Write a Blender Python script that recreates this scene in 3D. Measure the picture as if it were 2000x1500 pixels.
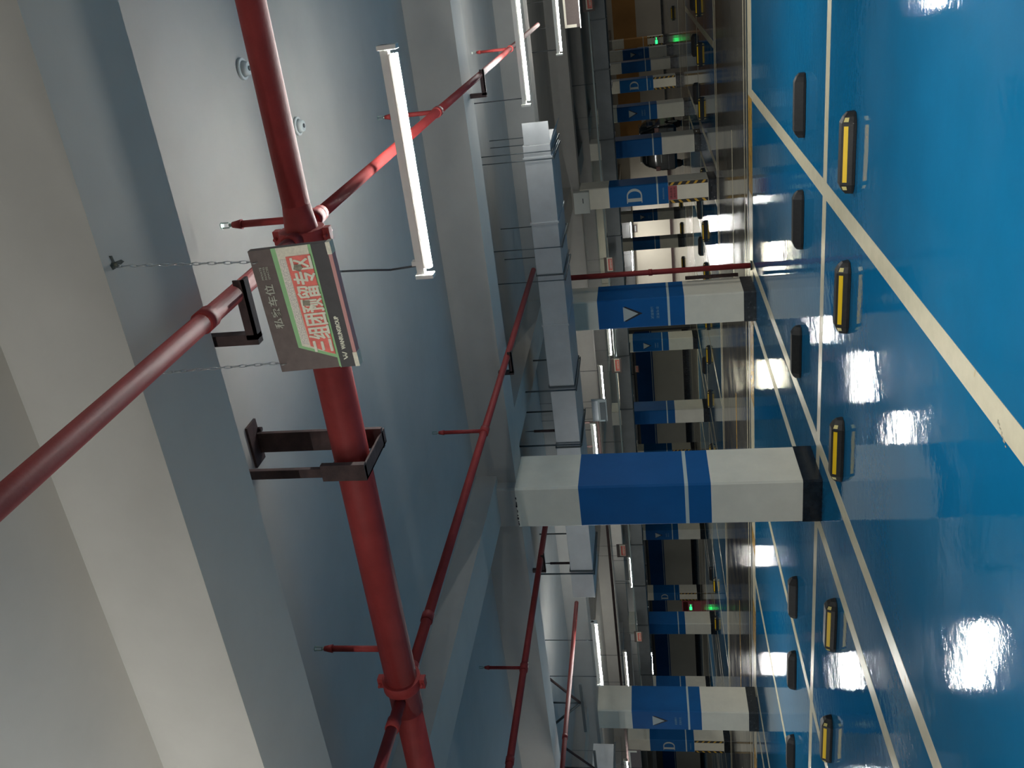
import bpy, bmesh, math, random
from mathutils import Vector, Matrix
random.seed(7)
scn = bpy.context.scene
C = scn.collection
for o in list(bpy.data.objects):
    bpy.data.objects.remove(o)

# ------------------------------------------------------------------ camera
# x = across the stalls, y = away from the camera, z = up; the phone was held sideways
F_PX, YAW, PITCH, ROLL = 1714.842, -0.42003, 0.17596, -0.05649
cy_, sy_, cp_, sp_ = math.cos(YAW), math.sin(YAW), math.cos(PITCH), math.sin(PITCH)
fwd = Vector((sy_*cp_, cy_*cp_, sp_))
rt = Vector((cy_, -sy_, 0.0))
up = rt.cross(fwd)
cr_, sr_ = math.cos(ROLL), math.sin(ROLL)
r2 = cr_*rt + sr_*up
u2 = -sr_*rt + cr_*up
cam_d = bpy.data.cameras.new('camera')
cam = bpy.data.objects.new('camera', cam_d)
C.objects.link(cam)
cam_d.sensor_fit = 'HORIZONTAL'
cam_d.sensor_width = 36.0
cam_d.lens = F_PX/2000*36.0
cam_d.shift_x = 0.01145
cam_d.shift_y = -0.03512
cam_d.clip_start = 0.05
cam_d.clip_end = 300
mx = Matrix((-u2, r2, -fwd)).transposed().to_4x4()
mx.translation = Vector((0, 0, 1.5))
cam.matrix_world = mx
scn.camera = cam

# ------------------------------------------------------------------ world, exposure
w = bpy.data.worlds.new('world')
scn.world = w
w.use_nodes = True
w.node_tree.nodes['Background'].inputs[0].default_value = (0.5, 0.6, 0.7, 1)
w.node_tree.nodes['Background'].inputs[1].default_value = 0.01
scn.view_settings.view_transform = 'Standard'
scn.view_settings.look = 'None'
scn.view_settings.gamma = 1.0
scn.view_settings.use_curve_mapping = False
scn.view_settings.exposure = -0.05
scn.cycles.use_denoising = True
scn.cycles.max_bounces = 8
scn.cycles.diffuse_bounces = 6
scn.cycles.glossy_bounces = 4
LAMP = 420.0
TUBE_ARC = 68

# ------------------------------------------------------------------ materials
MATS = {}
def mat(name, col, rough=0.6, metal=0.0, bump=0.0, bscale=40.0, var=0.0, vscale=3.0, spec=0.5, emit=None, est=0.0,
        spots=None, stretch=None, rvar=0.0, coat=0.0, fine=0.0):
    if name in MATS: return MATS[name]
    m = bpy.data.materials.new(name)
    m.use_nodes = True
    nt = m.node_tree
    b = nt.nodes['Principled BSDF']
    b.inputs['Base Color'].default_value = (*col, 1)
    b.inputs['Roughness'].default_value = rough
    b.inputs['Metallic'].default_value = metal
    b.inputs['Specular IOR Level'].default_value = spec
    if coat:
        b.inputs['Coat Weight'].default_value = coat
        b.inputs['Coat Roughness'].default_value = 0.05
    if emit:
        b.inputs['Emission Color'].default_value = (*emit, 1)
        b.inputs['Emission Strength'].default_value = est
    geo = nt.nodes.new('ShaderNodeNewGeometry')
    pos = geo.outputs['Position']
    if stretch:
        mp = nt.nodes.new('ShaderNodeMapping')
        mp.inputs['Scale'].default_value = stretch
        nt.links.new(pos, mp.inputs['Vector'])
        spos = mp.outputs['Vector']
    else:
        spos = pos
    if var > 0:
        n = nt.nodes.new('ShaderNodeTexNoise'); n.inputs['Scale'].default_value = vscale
        n.inputs['Detail'].default_value = 6; n.inputs['Roughness'].default_value = 0.6
        nt.links.new(pos, n.inputs['Vector'])
        mr = nt.nodes.new('ShaderNodeMapRange')
        mr.inputs['From Min'].default_value = 0.3; mr.inputs['From Max'].default_value = 0.7
        mr.inputs['To Min'].default_value = 1-var; mr.inputs['To Max'].default_value = 1+var
        nt.links.new(n.outputs['Fac'], mr.inputs['Value'])
        vm = nt.nodes.new('ShaderNodeVectorMath'); vm.operation = 'SCALE'
        vm.inputs[0].default_value = col
        nt.links.new(mr.outputs['Result'], vm.inputs['Scale'])
        last = vm.outputs['Vector']
        if spots:
            scol, sscale, sth = spots
            n3 = nt.nodes.new('ShaderNodeTexNoise'); n3.inputs['Scale'].default_value = sscale
            n3.inputs['Detail'].default_value = 8
            nt.links.new(pos, n3.inputs['Vector'])
            m3 = nt.nodes.new('ShaderNodeMapRange')
            m3.inputs['From Min'].default_value = sth; m3.inputs['From Max'].default_value = sth+0.08
            nt.links.new(n3.outputs['Fac'], m3.inputs['Value'])
            mxn = nt.nodes.new('ShaderNodeMix'); mxn.data_type = 'RGBA'
            nt.links.new(m3.outputs['Result'], mxn.inputs[0])
            nt.links.new(last, mxn.inputs[6])
            mxn.inputs[7].default_value = (*scol, 1)
            last = mxn.outputs[2]
        nt.links.new(last, b.inputs['Base Color'])
    if rvar > 0:
        n4 = nt.nodes.new('ShaderNodeTexNoise'); n4.inputs['Scale'].default_value = 1.3
        n4.inputs['Detail'].default_value = 7
        nt.links.new(spos, n4.inputs['Vector'])
        m4 = nt.nodes.new('ShaderNodeMapRange')
        m4.inputs['From Min'].default_value = 0.35; m4.inputs['From Max'].default_value = 0.7
        m4.inputs['To Min'].default_value = rough; m4.inputs['To Max'].default_value = rough+rvar
        nt.links.new(n4.outputs['Fac'], m4.inputs['Value'])
        nt.links.new(m4.outputs['Result'], b.inputs['Roughness'])
    if bump > 0:
        n2 = nt.nodes.new('ShaderNodeTexNoise'); n2.inputs['Scale'].default_value = bscale
        n2.inputs['Detail'].default_value = 4
        nt.links.new(spos, n2.inputs['Vector'])
        bp = nt.nodes.new('ShaderNodeBump'); bp.inputs['Strength'].default_value = 1.0
        bp.inputs['Distance'].default_value = bump
        nt.links.new(n2.outputs['Fac'], bp.inputs['Height'])
        if fine > 0:       # orange-peel grain in patches
            n5 = nt.nodes.new('ShaderNodeTexNoise'); n5.inputs['Scale'].default_value = 55; n5.inputs['Detail'].default_value = 3
            n6 = nt.nodes.new('ShaderNodeTexNoise'); n6.inputs['Scale'].default_value = 1.7; n6.inputs['Detail'].default_value = 4
            nt.links.new(pos, n5.inputs['Vector']); nt.links.new(pos, n6.inputs['Vector'])
            m6 = nt.nodes.new('ShaderNodeMapRange'); m6.inputs['From Min'].default_value = 0.45; m6.inputs['From Max'].default_value = 0.65
            nt.links.new(n6.outputs['Fac'], m6.inputs['Value'])
            b5 = nt.nodes.new('ShaderNodeBump'); b5.inputs['Distance'].default_value = fine*3
            nt.links.new(m6.outputs['Result'], b5.inputs['Strength'])
            nt.links.new(n5.outputs['Fac'], b5.inputs['Height'])
            nt.links.new(b5.outputs['Normal'], bp.inputs['Normal'])
        nt.links.new(bp.outputs['Normal'], b.inputs['Normal'])
    MATS[name] = m
    return m

M_BLUEFLOOR = mat('blue_epoxy', (0.005, 0.134, 0.285), 0.03, spec=0.34, fine=0.00012, bump=0.0010, bscale=10, var=0.10, vscale=0.8, rvar=0.05)
M_ROAD = mat('grey_epoxy', (0.09, 0.086, 0.075), 0.06, bump=0.0012, bscale=8, var=0.15, vscale=1.2, rvar=0.08)
M_LINE = mat('white_line_paint', (0.62, 0.56, 0.40), 0.22, bump=0.0006, bscale=12, var=0.06, vscale=9,
             spots=((0.50, 0.30, 0.09), 5.0, 0.70))
M_YLINE = mat('yellow_line_paint', (0.45, 0.26, 0.05), 0.25, var=0.35, vscale=8)
M_DLINE = mat('dark_joint', (0.03, 0.05, 0.06), 0.3)
M_CEIL = mat('ceiling_paint', (0.47, 0.455, 0.42), 0.9, bump=0.003, bscale=3, var=0.08, vscale=1.1, spec=0.2)
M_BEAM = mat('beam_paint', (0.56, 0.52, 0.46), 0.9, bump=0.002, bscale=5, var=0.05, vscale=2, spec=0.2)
M_BSIDE = mat('shaded_beam_side', (0.36, 0.35, 0.325), 0.9, bump=0.002, bscale=5, var=0.06, vscale=2, spec=0.2)  # darker than the undersides: shade on the beam sides put into the colour
M_WHITE = mat('column_white_paint', (0.76, 0.73, 0.62), 0.6, bump=0.001, bscale=20, var=0.05, vscale=4, spec=0.35)
M_BLUE = mat('column_blue_paint', (0.001, 0.10, 0.31), 0.55, spec=0.2, bump=0.0008, bscale=30, var=0.08, vscale=3)
M_STRIPE = mat('pale_stripe_paint', (0.50, 0.58, 0.56), 0.5)
M_SKIRT = mat('black_skirting', (0.012, 0.016, 0.022), 0.25, var=0.5, vscale=14, bump=0.001)
M_MARBLE = mat('speckled_skirting', (0.03, 0.035, 0.04), 0.3, var=0.4, vscale=20, spots=((0.09, 0.10, 0.10), 22, 0.6))
M_PALE = mat('pale_lettering', (0.46, 0.50, 0.48), 0.6)
M_FAINT = mat('faint_lettering', (0.12, 0.27, 0.42), 0.6)
M_SHADOWP = mat('black_lettering', (0.004, 0.006, 0.015), 0.6)
M_RED = mat('red_pipe_paint', (0.27, 0.032, 0.030), 0.6, spec=0.3, bump=0.0008, bscale=60, var=0.15, vscale=8)
M_RUST = mat('rusty_bracket', (0.050, 0.028, 0.026), 0.8, bump=0.001, bscale=60, var=0.4, vscale=14)
M_BRASS = mat('sprinkler_metal', (0.30, 0.38, 0.34), 0.35, metal=0.8)
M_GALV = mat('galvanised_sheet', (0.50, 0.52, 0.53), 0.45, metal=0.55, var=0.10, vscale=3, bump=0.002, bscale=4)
M_FLANGE = mat('duct_flange', (0.09, 0.105, 0.11), 0.5, metal=0.5)
M_RUBBER = mat('black_rubber', (0.014, 0.013, 0.012), 0.55, bump=0.002, bscale=80, var=0.35, vscale=30)
M_YSTRIP = mat('yellow_reflective', (0.95, 0.60, 0.01), 0.35)
M_YREF = mat('yellow_reflector', (0.75, 0.62, 0.22), 0.25)
M_FIX = mat('fixture_white', (0.75, 0.74, 0.68), 0.4)
M_ROD = mat('dark_rod', (0.06, 0.065, 0.07), 0.5)
M_CHAIN = mat('chain_steel', (0.55, 0.57, 0.58), 0.3, metal=0.9)
M_BROWNB = mat('sign_brown', (0.15, 0.115, 0.105), 0.65, var=0.12, vscale=40)
M_GREEN = mat('sign_green', (0.32, 0.60, 0.28), 0.5, var=0.06, vscale=30)
M_CREAM = mat('sign_cream', (0.82, 0.77, 0.62), 0.4, var=0.12, vscale=120)
M_GLITTER = mat('sign_reflective', (0.78, 0.72, 0.64), 0.4, var=0.4, vscale=300, metal=0.1)
M_SRED = mat('sign_red', (0.88, 0.19, 0.15), 0.5, var=0.16, vscale=50)
M_SDARK = mat('sign_dark_bottom', (0.055, 0.05, 0.052), 0.5, var=0.1, vscale=40)
M_SPINK = mat('sign_edge_pink', (0.62, 0.30, 0.28), 0.4)
M_TEXT = mat('sign_text', (0.85, 0.83, 0.68), 0.5, var=0.1, vscale=90)
M_TEXTD = mat('sign_text_grey', (0.50, 0.50, 0.42), 0.5)
M_WORN = mat('worn_patch', (0.30, 0.27, 0.20), 0.7, var=0.3, vscale=120)
M_ORANGE = mat('orange_wall_paint', (0.46, 0.23, 0.07), 0.8, var=0.12, vscale=0.8)
M_CREAMW = mat('cream_wall_paint', (0.62, 0.56, 0.46), 0.8, var=0.04, vscale=0.8)
M_WALLW = mat('white_wall_paint', (0.48, 0.47, 0.40), 0.8, var=0.05, vscale=0.8)
M_WALLB = mat('navy_wall_paint', (0.006, 0.06, 0.20), 0.8, spec=0.2, var=0.1, vscale=0.8)
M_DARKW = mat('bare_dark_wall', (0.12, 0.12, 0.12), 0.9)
M_HAZB = mat('hazard_black', (0.01, 0.01, 0.01), 0.5)
M_HAZY = mat('hazard_yellow', (0.62, 0.36, 0.03), 0.5)
M_NOTICE = mat('red_notice', (0.36, 0.075, 0.085), 0.6)
M_CAR = mat('black_car_paint', (0.006, 0.007, 0.009), 0.2, coat=1.0)
M_GLASS = mat('dark_car_glass', (0.012, 0.014, 0.018), 0.05)
M_CHROME = mat('chrome', (0.7, 0.7, 0.7), 0.15, metal=1.0)
M_LAMPR = mat('tail_lamp_red', (0.06, 0.006, 0.006), 0.3)
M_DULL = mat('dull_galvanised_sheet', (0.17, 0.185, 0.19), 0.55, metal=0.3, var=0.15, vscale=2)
M_PLATE = mat('number_plate_grey', (0.25, 0.28, 0.30), 0.4)
M_TYRE = mat('tyre', (0.015, 0.015, 0.015), 0.8)
M_EXIT = mat('exit_green', (0.0, 0.2, 0.04), 0.5, emit=(0.02, 1.0, 0.16), est=3.0)
M_TUBE = mat('lamp_tube', (0.9, 0.9, 0.85), 0.4, emit=(0.97, 0.98, 0.95), est=LAMP)
M_TUBEF = mat('far_lamp_tube', (0.9, 0.9, 0.85), 0.4, emit=(0.98, 0.97, 0.92), est=LAMP*0.6)
M_TUBEW = mat('warm_lamp_tube', (0.9, 0.9, 0.85), 0.4, emit=(1.0, 0.95, 0.72), est=LAMP*0.6)
M_STAIN = mat('rust_stain', (0.07, 0.075, 0.06), 0.9, var=0.4, vscale=60)
M_DET = mat('detector_plastic', (0.58, 0.62, 0.60), 0.5)
M_BOX = mat('pale_metal_box', (0.50, 0.53, 0.50), 0.5)

# ------------------------------------------------------------------ mesh helpers
class MB:
    def __init__(s):
        s.v, s.f, s.m, s.sm = [], [], [], []
    def poly(s, pts, mi=0, smooth=False):
        i = len(s.v); s.v += [tuple(p) for p in pts]
        s.f.append(tuple(range(i, i+len(pts)))); s.m.append(mi); s.sm.append(smooth)
    def box(s, a, b, mi=0):
        x0, y0, z0 = a; x1, y1, z1 = b
        i = len(s.v)
        s.v += [(x0,y0,z0),(x1,y0,z0),(x1,y1,z0),(x0,y1,z0),(x0,y0,z1),(x1,y0,z1),(x1,y1,z1),(x0,y1,z1)]
        for q in ((0,3,2,1),(4,5,6,7),(0,1,5,4),(1,2,6,5),(2,3,7,6),(3,0,4,7)):
            s.f.append(tuple(i+k for k in q)); s.m.append(mi); s.sm.append(False)
        return s
    def bbox(s, a, b, c, mi=0):
        """box with chamfered vertical edges (c) - for columns and plates"""
        x0, y0, z0 = a; x1, y1, z1 = b
        ring = [(x0+c,y0),(x1-c,y0),(x1,y0+c),(x1,y1-c),(x1-c,y1),(x0+c,y1),(x0,y1-c),(x0,y0+c)]
        return s.prism(ring, z0, z1, mi)
    def prism(s, ring, z0, z1, mi=0):
        n = len(ring); i = len(s.v)
        s.v += [(x,y,z0) for x,y in ring] + [(x,y,z1) for x,y in ring]
        s.f.append(tuple(i+k for k in reversed(range(n)))); s.m.append(mi); s.sm.append(False)
        s.f.append(tuple(i+n+k for k in range(n))); s.m.append(mi); s.sm.append(False)
        for k in range(n):
            s.f.append((i+k, i+(k+1)%n, i+n+(k+1)%n, i+n+k)); s.m.append(mi); s.sm.append(False)
        return s
    def tube(s, p, q, r, n=16, r1=None, mi=0, cap=True):
        p, q = Vector(p), Vector(q); r1 = r if r1 is None else r1
        d = (q-p).normalized()
        a = Vector((0,0,1)) if abs(d.z) < 0.9 else Vector((1,0,0))
        e1 = d.cross(a).normalized(); e2 = d.cross(e1)
        i = len(s.v)
        for c, rr in ((p, r), (q, r1)):
            for k in range(n):
                t = 2*math.pi*k/n
                s.v.append(tuple(c + e1*(rr*math.cos(t)) + e2*(rr*math.sin(t))))
        for k in range(n):
            s.f.append((i+k, i+n+k, i+n+(k+1)%n, i+(k+1)%n)); s.m.append(mi); s.sm.append(True)
        if cap:
            s.f.append(tuple(i+k for k in range(n))); s.m.append(mi); s.sm.append(False)
            s.f.append(tuple(i+n+k for k in reversed(range(n)))); s.m.append(mi); s.sm.append(False)
        return s
    def path(s, pts, r, n=8, mi=0):
        for a, b in zip(pts[:-1], pts[1:]): s.tube(a, b, r, n, mi=mi)
        return s
    def torus(s, c, ax, up_, R1, R2, r, n=10, k=5):
        """oval chain link: ax = long axis, up_ = other axis in its plane"""
        c, ax, up_ = Vector(c), Vector(ax), Vector(up_); nn = ax.cross(up_).normalized()
        i = len(s.v)
        for a in range(n):
            t = 2*math.pi*a/n
            cc = c + ax*(R1*math.cos(t)) + up_*(R2*math.sin(t))
            rad = (ax*math.cos(t) + up_*math.sin(t)).normalized()
            for b in range(k):
                u = 2*math.pi*b/k
                s.v.append(tuple(cc + rad*(r*math.cos(u)) + nn*(r*math.sin(u))))
        for a in range(n):
            for b in range(k):
                s.f.append((i+a*k+b, i+((a+1)%n)*k+b, i+((a+1)%n)*k+(b+1)%k, i+a*k+(b+1)%k)); s.m.append(0); s.sm.append(True)
        return s
    def mesh(s, name, mats, bevel=0):
        me = bpy.data.meshes.new(name)
        me.from_pydata(s.v, [], s.f)
        for m in (mats if isinstance(mats, (list, tuple)) else [mats]): me.materials.append(m)
        for p, mi, sm in zip(me.polygons, s.m, s.sm): p.material_index = mi; p.use_smooth = sm
        bm = bmesh.new(); bm.from_mesh(me)
        if bevel > 0:
            es = [e for e in bm.edges if len(e.link_faces) == 2 and e.calc_face_angle(0) > 0.5]
            bmesh.ops.bevel(bm, geom=es, offset=bevel, segments=2, affect='EDGES', profile=0.5)
        bmesh.ops.recalc_face_normals(bm, faces=bm.faces)
        bm.to_mesh(me); bm.free()
        return me
    def obj(s, name, mats, parent=None, loc=None, bevel=0):
        return put(name, s.mesh(name, mats, bevel), parent, loc)

def put(name, me, parent=None, loc=None):
    o = bpy.data.objects.new(name, me); C.objects.link(o)
    if parent: o.parent = parent
    if loc: o.location = loc
    return o
def thing(name, loc, label, cat, group=None, rz=0.0):
    o = bpy.data.objects.new(name, None); C.objects.link(o)
    o.empty_display_size = 0.1
    o.location = loc; o.rotation_euler = (0, 0, rz)
    o['label'] = label; o['category'] = cat
    if group: o['group'] = group
    return o
def structure(o):
    o['kind'] = 'structure'; return o
def text_mesh(txt, size, mtl, name='lettering', bold=0.0, spacing=1.0, fit=None, heavy=0):
    cu = bpy.data.curves.new('t', 'FONT'); cu.body = txt; cu.size = size
    cu.align_x = 'CENTER'; cu.align_y = 'CENTER'; cu.offset = bold; cu.space_character = spacing
    cu.extrude = 0.0008
    ob = bpy.data.objects.new('t', cu); C.objects.link(ob)
    bpy.context.view_layer.update()
    dg = bpy.context.evaluated_depsgraph_get()
    me = bpy.data.meshes.new_from_object(ob.evaluated_get(dg))
    bpy.data.objects.remove(ob); bpy.data.curves.remove(cu)
    me.name = name; me.materials.clear(); me.materials.append(mtl)
    if fit and len(me.vertices):
        xs = [v.co.x for v in me.vertices]; ys = [v.co.y for v in me.vertices]
        sx = fit[0]/max(1e-6, max(xs)-min(xs)); sy = fit[1]/max(1e-6, max(ys)-min(ys))
        cx, cy = (max(xs)+min(xs))/2, (max(ys)+min(ys))/2
        for v in me.vertices: v.co = ((v.co.x-cx)*sx, (v.co.y-cy)*sy, v.co.z)
    if heavy:            # thicken the strokes with shifted copies
        bm = bmesh.new(); bm.from_mesh(me)
        geo = bm.verts[:] + bm.edges[:] + bm.faces[:]
        for dx, dy in ((heavy, 0), (-heavy, 0), (0, heavy), (0, -heavy)):
            r = bmesh.ops.duplicate(bm, geom=geo)
            vs = [g for g in r['geom'] if isinstance(g, bmesh.types.BMVert)]
            bmesh.ops.translate(bm, verts=vs, vec=(dx, dy, 0.00003*(1+len(bm.verts)/len(me.vertices))))
        bm.to_mesh(me); bm.free()
    # stand it up facing -y
    for v in me.vertices: v.co = (v.co.x, -v.co.z, v.co.y)
    return me

# ------------------------------------------------------------------ grid of the garage
XC = [-4.93, -13.38, -21.9, -30.35]            # right (+x) faces of the column lines
YR = [7.49, 12.58, 19.5, 24.5, 29.95, 36.2, 41.9, 46.8]
CW, CD = 0.48, 0.65
ZC, ZB = 3.42, 3.01                            # slab and lateral beam underside
X0, X1, Y0, Y1 = -62.0, 13.0, -9.0, 58.5

# ------------------------------------------------------------------ floor
fl = MB()
def fstrip(y0, y1, mi):
    n = 24
    for k in range(n):
        xa = X0+(X1-X0)*k/n; xb = X0+(X1-X0)*(k+1)/n
        fl.poly([(xa,y0,0),(xb,y0,0),(xb,y1,0),(xa,y1,0)], mi)
bands = [(Y0, -4.0, 0), (-4.0, 2.38, 1), (2.38, 13.02, 0), (13.02, 19.35, 1), (19.35, 30.6, 0), (30.6, 36.0, 1), (36.0, 47.6, 0), (47.6, Y1, 1)]
for a, b, m in bands: fstrip(a, b, m)
fl.box((X0, Y0, -0.2), (X1, Y1, -0.01), 1)
floor = structure(fl.obj('floor', [M_BLUEFLOOR, M_ROAD]))
def paint(a, b, m=M_LINE, name='painted_line', z=0.0025):
    return MB().box((a[0], a[1], 0.0), (b[0], b[1], z)).obj(name, m, floor)
LW = 0.15
stall_x = []
for c in (3.6, XC[0], XC[1], XC[2], XC[3]):
    stall_x += [(c+0.26+0.0), (c-0.59)]
stall_x += [XC[0]+0.26+2.53, XC[0]+0.26+5.05]
for c in XC: stall_x += [c-0.59-2.53, c-0.59-5.06]
for x in stall_x:
    paint((x-LW/2, 2.3), (x+LW/2, 12.95))
    if x < 3: paint((x-LW/2, 19.6), (x+LW/2, 30.4))
paint((X0+1, 7.675), (X1-1, 7.825), name='centre_line', z=0.002)
paint((X0+1, 24.9), (X1-1, 25.05), name='centre_line', z=0.002)
# road edge: pale strip with worn yellow lengths, then two thin lines and a dark joint
def edge(y, sgn):
    segs = [(9, -2.2, 0), (-2.2, -3.6, 1), (-3.6, -5.4, 0), (-5.4, -7.1, 1), (-7.1, -9.7, 0), (-9.7, -10.1, 1), (-10.1, -11.3, 0),
            (-11.3, -12.3, 1), (-12.3, -15.0, 0), (-15.0, -16.6, 1), (-16.6, -40, 0)]
    for a, b, yl in segs:
        m = M_YLINE if yl else M_LINE
        paint((b, min(y, y+sgn*0.42)), (a, max(y, y+sgn*0.42)), m, 'edge_strip', 0.0035)
    for dy, wd in ((0.62, 0.05), (0.98, 0.05)):
        paint((-40, min(y+sgn*dy, y+sgn*(dy+wd))), (9, max(y+sgn*dy, y+sgn*(dy+wd))), M_LINE, 'thin_line', 0.003)
    paint((-40, min(y+sgn*0.44, y+sgn*0.60)), (9, max(y+sgn*0.44, y+sgn*0.60)), M_DLINE, 'drain_joint', 0.003)
edge(12.96, 1)
paint((-45, 19.32), (9, 19.45), M_LINE, 'thin_line', 0.003)
paint((-45, 19.0), (9, 19.06), M_LINE, 'thin_line', 0.003)
# road centre dashes, worn yellow
for k in range(8):
    xa = 2.0 - k*5.2
    paint((xa-3.0, 15.9), (xa, 15.98), M_YLINE if k in (2, 3) else M_LINE, 'road_dash', 0.003)
paint((-45, 30.5), (9, 30.65), M_LINE, 'thin_line', 0.003)
paint((-45, 36.0), (9, 36.15), M_LINE, 'thin_line', 0.003)
# scuffed writing on the near line
for k in range(7):
    MB().box((-2.24+k*0.012, 3.62+0.018*k, 0.0025), (-2.232+k*0.012+0.004*(k%2), 3.632+0.018*k+0.01*(k%3), 0.003)).obj('scuff_mark', M_WORN, floor)

# ------------------------------------------------------------------ ceiling with beams
ceiling = structure(MB().box((X0, Y0, ZC), (X1, Y1, ZC+0.25)).obj('ceiling', M_CEIL))
for i, y in enumerate([-2.6, 2.15] + [YR[0]+0.13] + [YR[1]] + YR[2:]):
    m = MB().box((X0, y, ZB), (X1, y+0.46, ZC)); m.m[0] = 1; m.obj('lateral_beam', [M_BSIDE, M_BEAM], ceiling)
ys_b = [Y0, -2.6, 2.15, YR[0]+0.13, YR[1]] + YR[2:] + [Y1]
for xc in [3.57] + XC + [-38.9, -47.4]:
    for ya, yb in zip(ys_b[:-1], ys_b[1:]):
        ya2 = ya+0.46 if ya != Y0 else ya
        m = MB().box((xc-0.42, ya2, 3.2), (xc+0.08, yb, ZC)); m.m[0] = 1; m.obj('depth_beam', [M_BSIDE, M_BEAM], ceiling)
# tapered haunches where the lateral beams meet the columns
def haunch(xc, y, side):
    m = MB()
    a = xc+0.08 if side > 0 else xc-0.42
    b = a + side*1.3
    z0 = 3.2
    ring = [(a, ZC-0.001), (a, z0), (b, ZC-0.001)]
    ya, yb = y-0.55, y
    v0 = [(p[0], ya, p[1]) for p in ring]; v1 = [(p[0], yb, p[1]) for p in ring]
    m.poly(v0); m.poly(v1[::-1])
    for k in range(3): m.poly([v0[k], v0[(k+1)%3], v1[(k+1)%3], v1[k]])
    m.obj('beam_haunch', M_BEAM, ceiling)

# ------------------------------------------------------------------ walls
def wall(name, a, b, m):
    return structure(MB().box(a, b).obj(name, m))
wb = wall('wall_back', (X0, 42.75, 0), (-18.6, 43.0, ZC), M_DARKW)
for xa, xb in ((-35.6, -18.6), (-61.9, -36.0)):
    MB().box((xa, 42.66, 0.18), (xb, 42.75, 1.74)).obj('white_band', M_WALLW, wb)
    MB().box((xa, 42.66, 1.83), (xb, 42.75, 2.62)).obj('blue_band', M_WALLB, wb)
    MB().box((xa, 42.66, 1.80), (xb, 42.75, 1.83)).obj('pale_line', M_STRIPE, wb)
    MB().box((xa, 42.66, 1.74), (xb, 42.75, 1.80)).obj('blue_line', M_WALLB, wb)
    MB().box((xa, 42.65, 0), (xb, 42.75, 0.18)).obj('skirting', M_SKIRT, wb)
wall('wall_side', (-18.85, 43.0, 0), (-18.6, 47.5, ZC), M_WALLW)
wf = wall('wall_far', (X0, 58.5, 0), (X1, 58.75, ZC), M_CREAMW)
MB().box((-12.8, 58.40, 1.64), (X1, 58.5, 3.05)).obj('orange_band', M_ORANGE, wf)
MB().box((-12.8, 58.41, 0.10), (X1, 58.5, 1.64)).obj('white_band', M_CREAMW, wf)
MB().box((-12.8, 58.39, 0.0), (X1, 58.5, 0.10)).obj('skirting', M_SKIRT, wf)
MB().box((-30, 58.42, 0.0), (-12.8, 58.5, 0.15)).obj('skirting', M_RUST, wf)
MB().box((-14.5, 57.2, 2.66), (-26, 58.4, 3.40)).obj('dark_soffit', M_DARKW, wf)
wall('wall_right', (X1, Y0, 0), (X1+0.25, Y1, ZC), M_WALLW)
wall('wall_left', (X0-0.25, Y0, 0), (X0, Y1, ZC), M_WALLW)
wall('wall_front', (X0, Y0-0.25, 0), (X1, Y0, ZC), M_WALLW)

# ------------------------------------------------------------------ columns
cache = {}
def band_mesh(key, z0, z1, m, grow=0.0, ch=0.018):
    if key not in cache:
        cache[key] = MB().bbox((-CW/2-grow, -grow, z0), (CW/2+grow, CD+grow, z1), ch).mesh(key, m)
    return cache[key]
def letter_D():
    if 'D' in cache: return cache['D']
    m = MB(); H, W, T = 0.34, 0.33, 0.002
    def arc(rx, rz, cx, n=14):
        return [(cx+rx*math.sin(math.pi*k/n), rz*math.cos(math.pi*k/n)) for k in range(n+1)]
    outer = [(-W/2+0.03, H/2)] + arc(W/2-0.0, H/2, 0.0) + [(-W/2+0.03, -H/2)]
    inner = [(-W/2+0.11, H/2-0.028)] + arc(W/2-0.06, H/2-0.028, 0.0) + [(-W/2+0.11, -H/2+0.028)]
    n = len(outer)
    for k in range(n):
        a, b, c, d = outer[k], outer[(k+1) % n], inner[(k+1) % n], inner[k]
        m.poly([(a[0],-T,a[1]),(b[0],-T,b[1]),(c[0],-T,c[1]),(d[0],-T,d[1])])
        m.poly([(a[0],0,a[1]),(b[0],0,b[1]),(b[0],-T,b[1]),(a[0],-T,a[1])])
    for z in (-H/2, H/2-0.018):
        m.box((-W/2, -T, z), (-W/2+0.15, 0, z+0.018))
    cache['D'] = m.mesh('letter', M_PALE); return cache['D']
def triangle_meshes():
    if 'tri' not in cache:
        t = 0.002
        def tri(w_, h_, ox, oz, mt, nm, y):
            m = MB(); p = [(ox-w_/2, oz+h_/2), (ox+w_/2, oz+h_/2), (ox, oz-h_/2)]
            m.poly([(q[0], y-t, q[1]) for q in p])
            for k in range(3):
                a, b = p[k], p[(k+1) % 3]
                m.poly([(a[0],y,a[1]),(b[0],y,b[1]),(b[0],y-t,b[1]),(a[0],y-t,a[1])])
            return m.mesh(nm, mt)
        cache['tri'] = tri(0.235, 0.225, 0, 0, M_PALE, 'arrow_triangle', -0.003)
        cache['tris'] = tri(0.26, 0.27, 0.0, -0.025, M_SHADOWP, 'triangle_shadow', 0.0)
        cache['txt1'] = text_mesh('减速慢行', 0.05, M_FAINT, 'lettering', 0.0008, fit=(0.20, 0.045))
        cache['txt2'] = text_mesh('注意安全', 0.05, M_FAINT, 'lettering', 0.0008, fit=(0.20, 0.045))
    return cache['tri'], cache['tris'], cache['txt1'], cache['txt2']
def hazard_mesh(key='haz'):
    if key not in cache:
        m = MB(); z0, z1, wd = 0.19, 1.045, 0.075
        m.box((0, -0.006, z0), (wd, 0, z1), 0)
        n = 5; st = (z1-z0)/n
        for k in range(n):
            za = z0 + k*st + 0.03
            m.poly([(0.005,-0.0075,za),(wd-0.005,-0.0075,za+0.055),(wd-0.005,-0.0075,za+0.115),(0.005,-0.0075,za+0.06)], 1)
        cache[key] = m.mesh('hazard_strip', [M_HAZB, M_HAZY])
    return cache[key]
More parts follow.
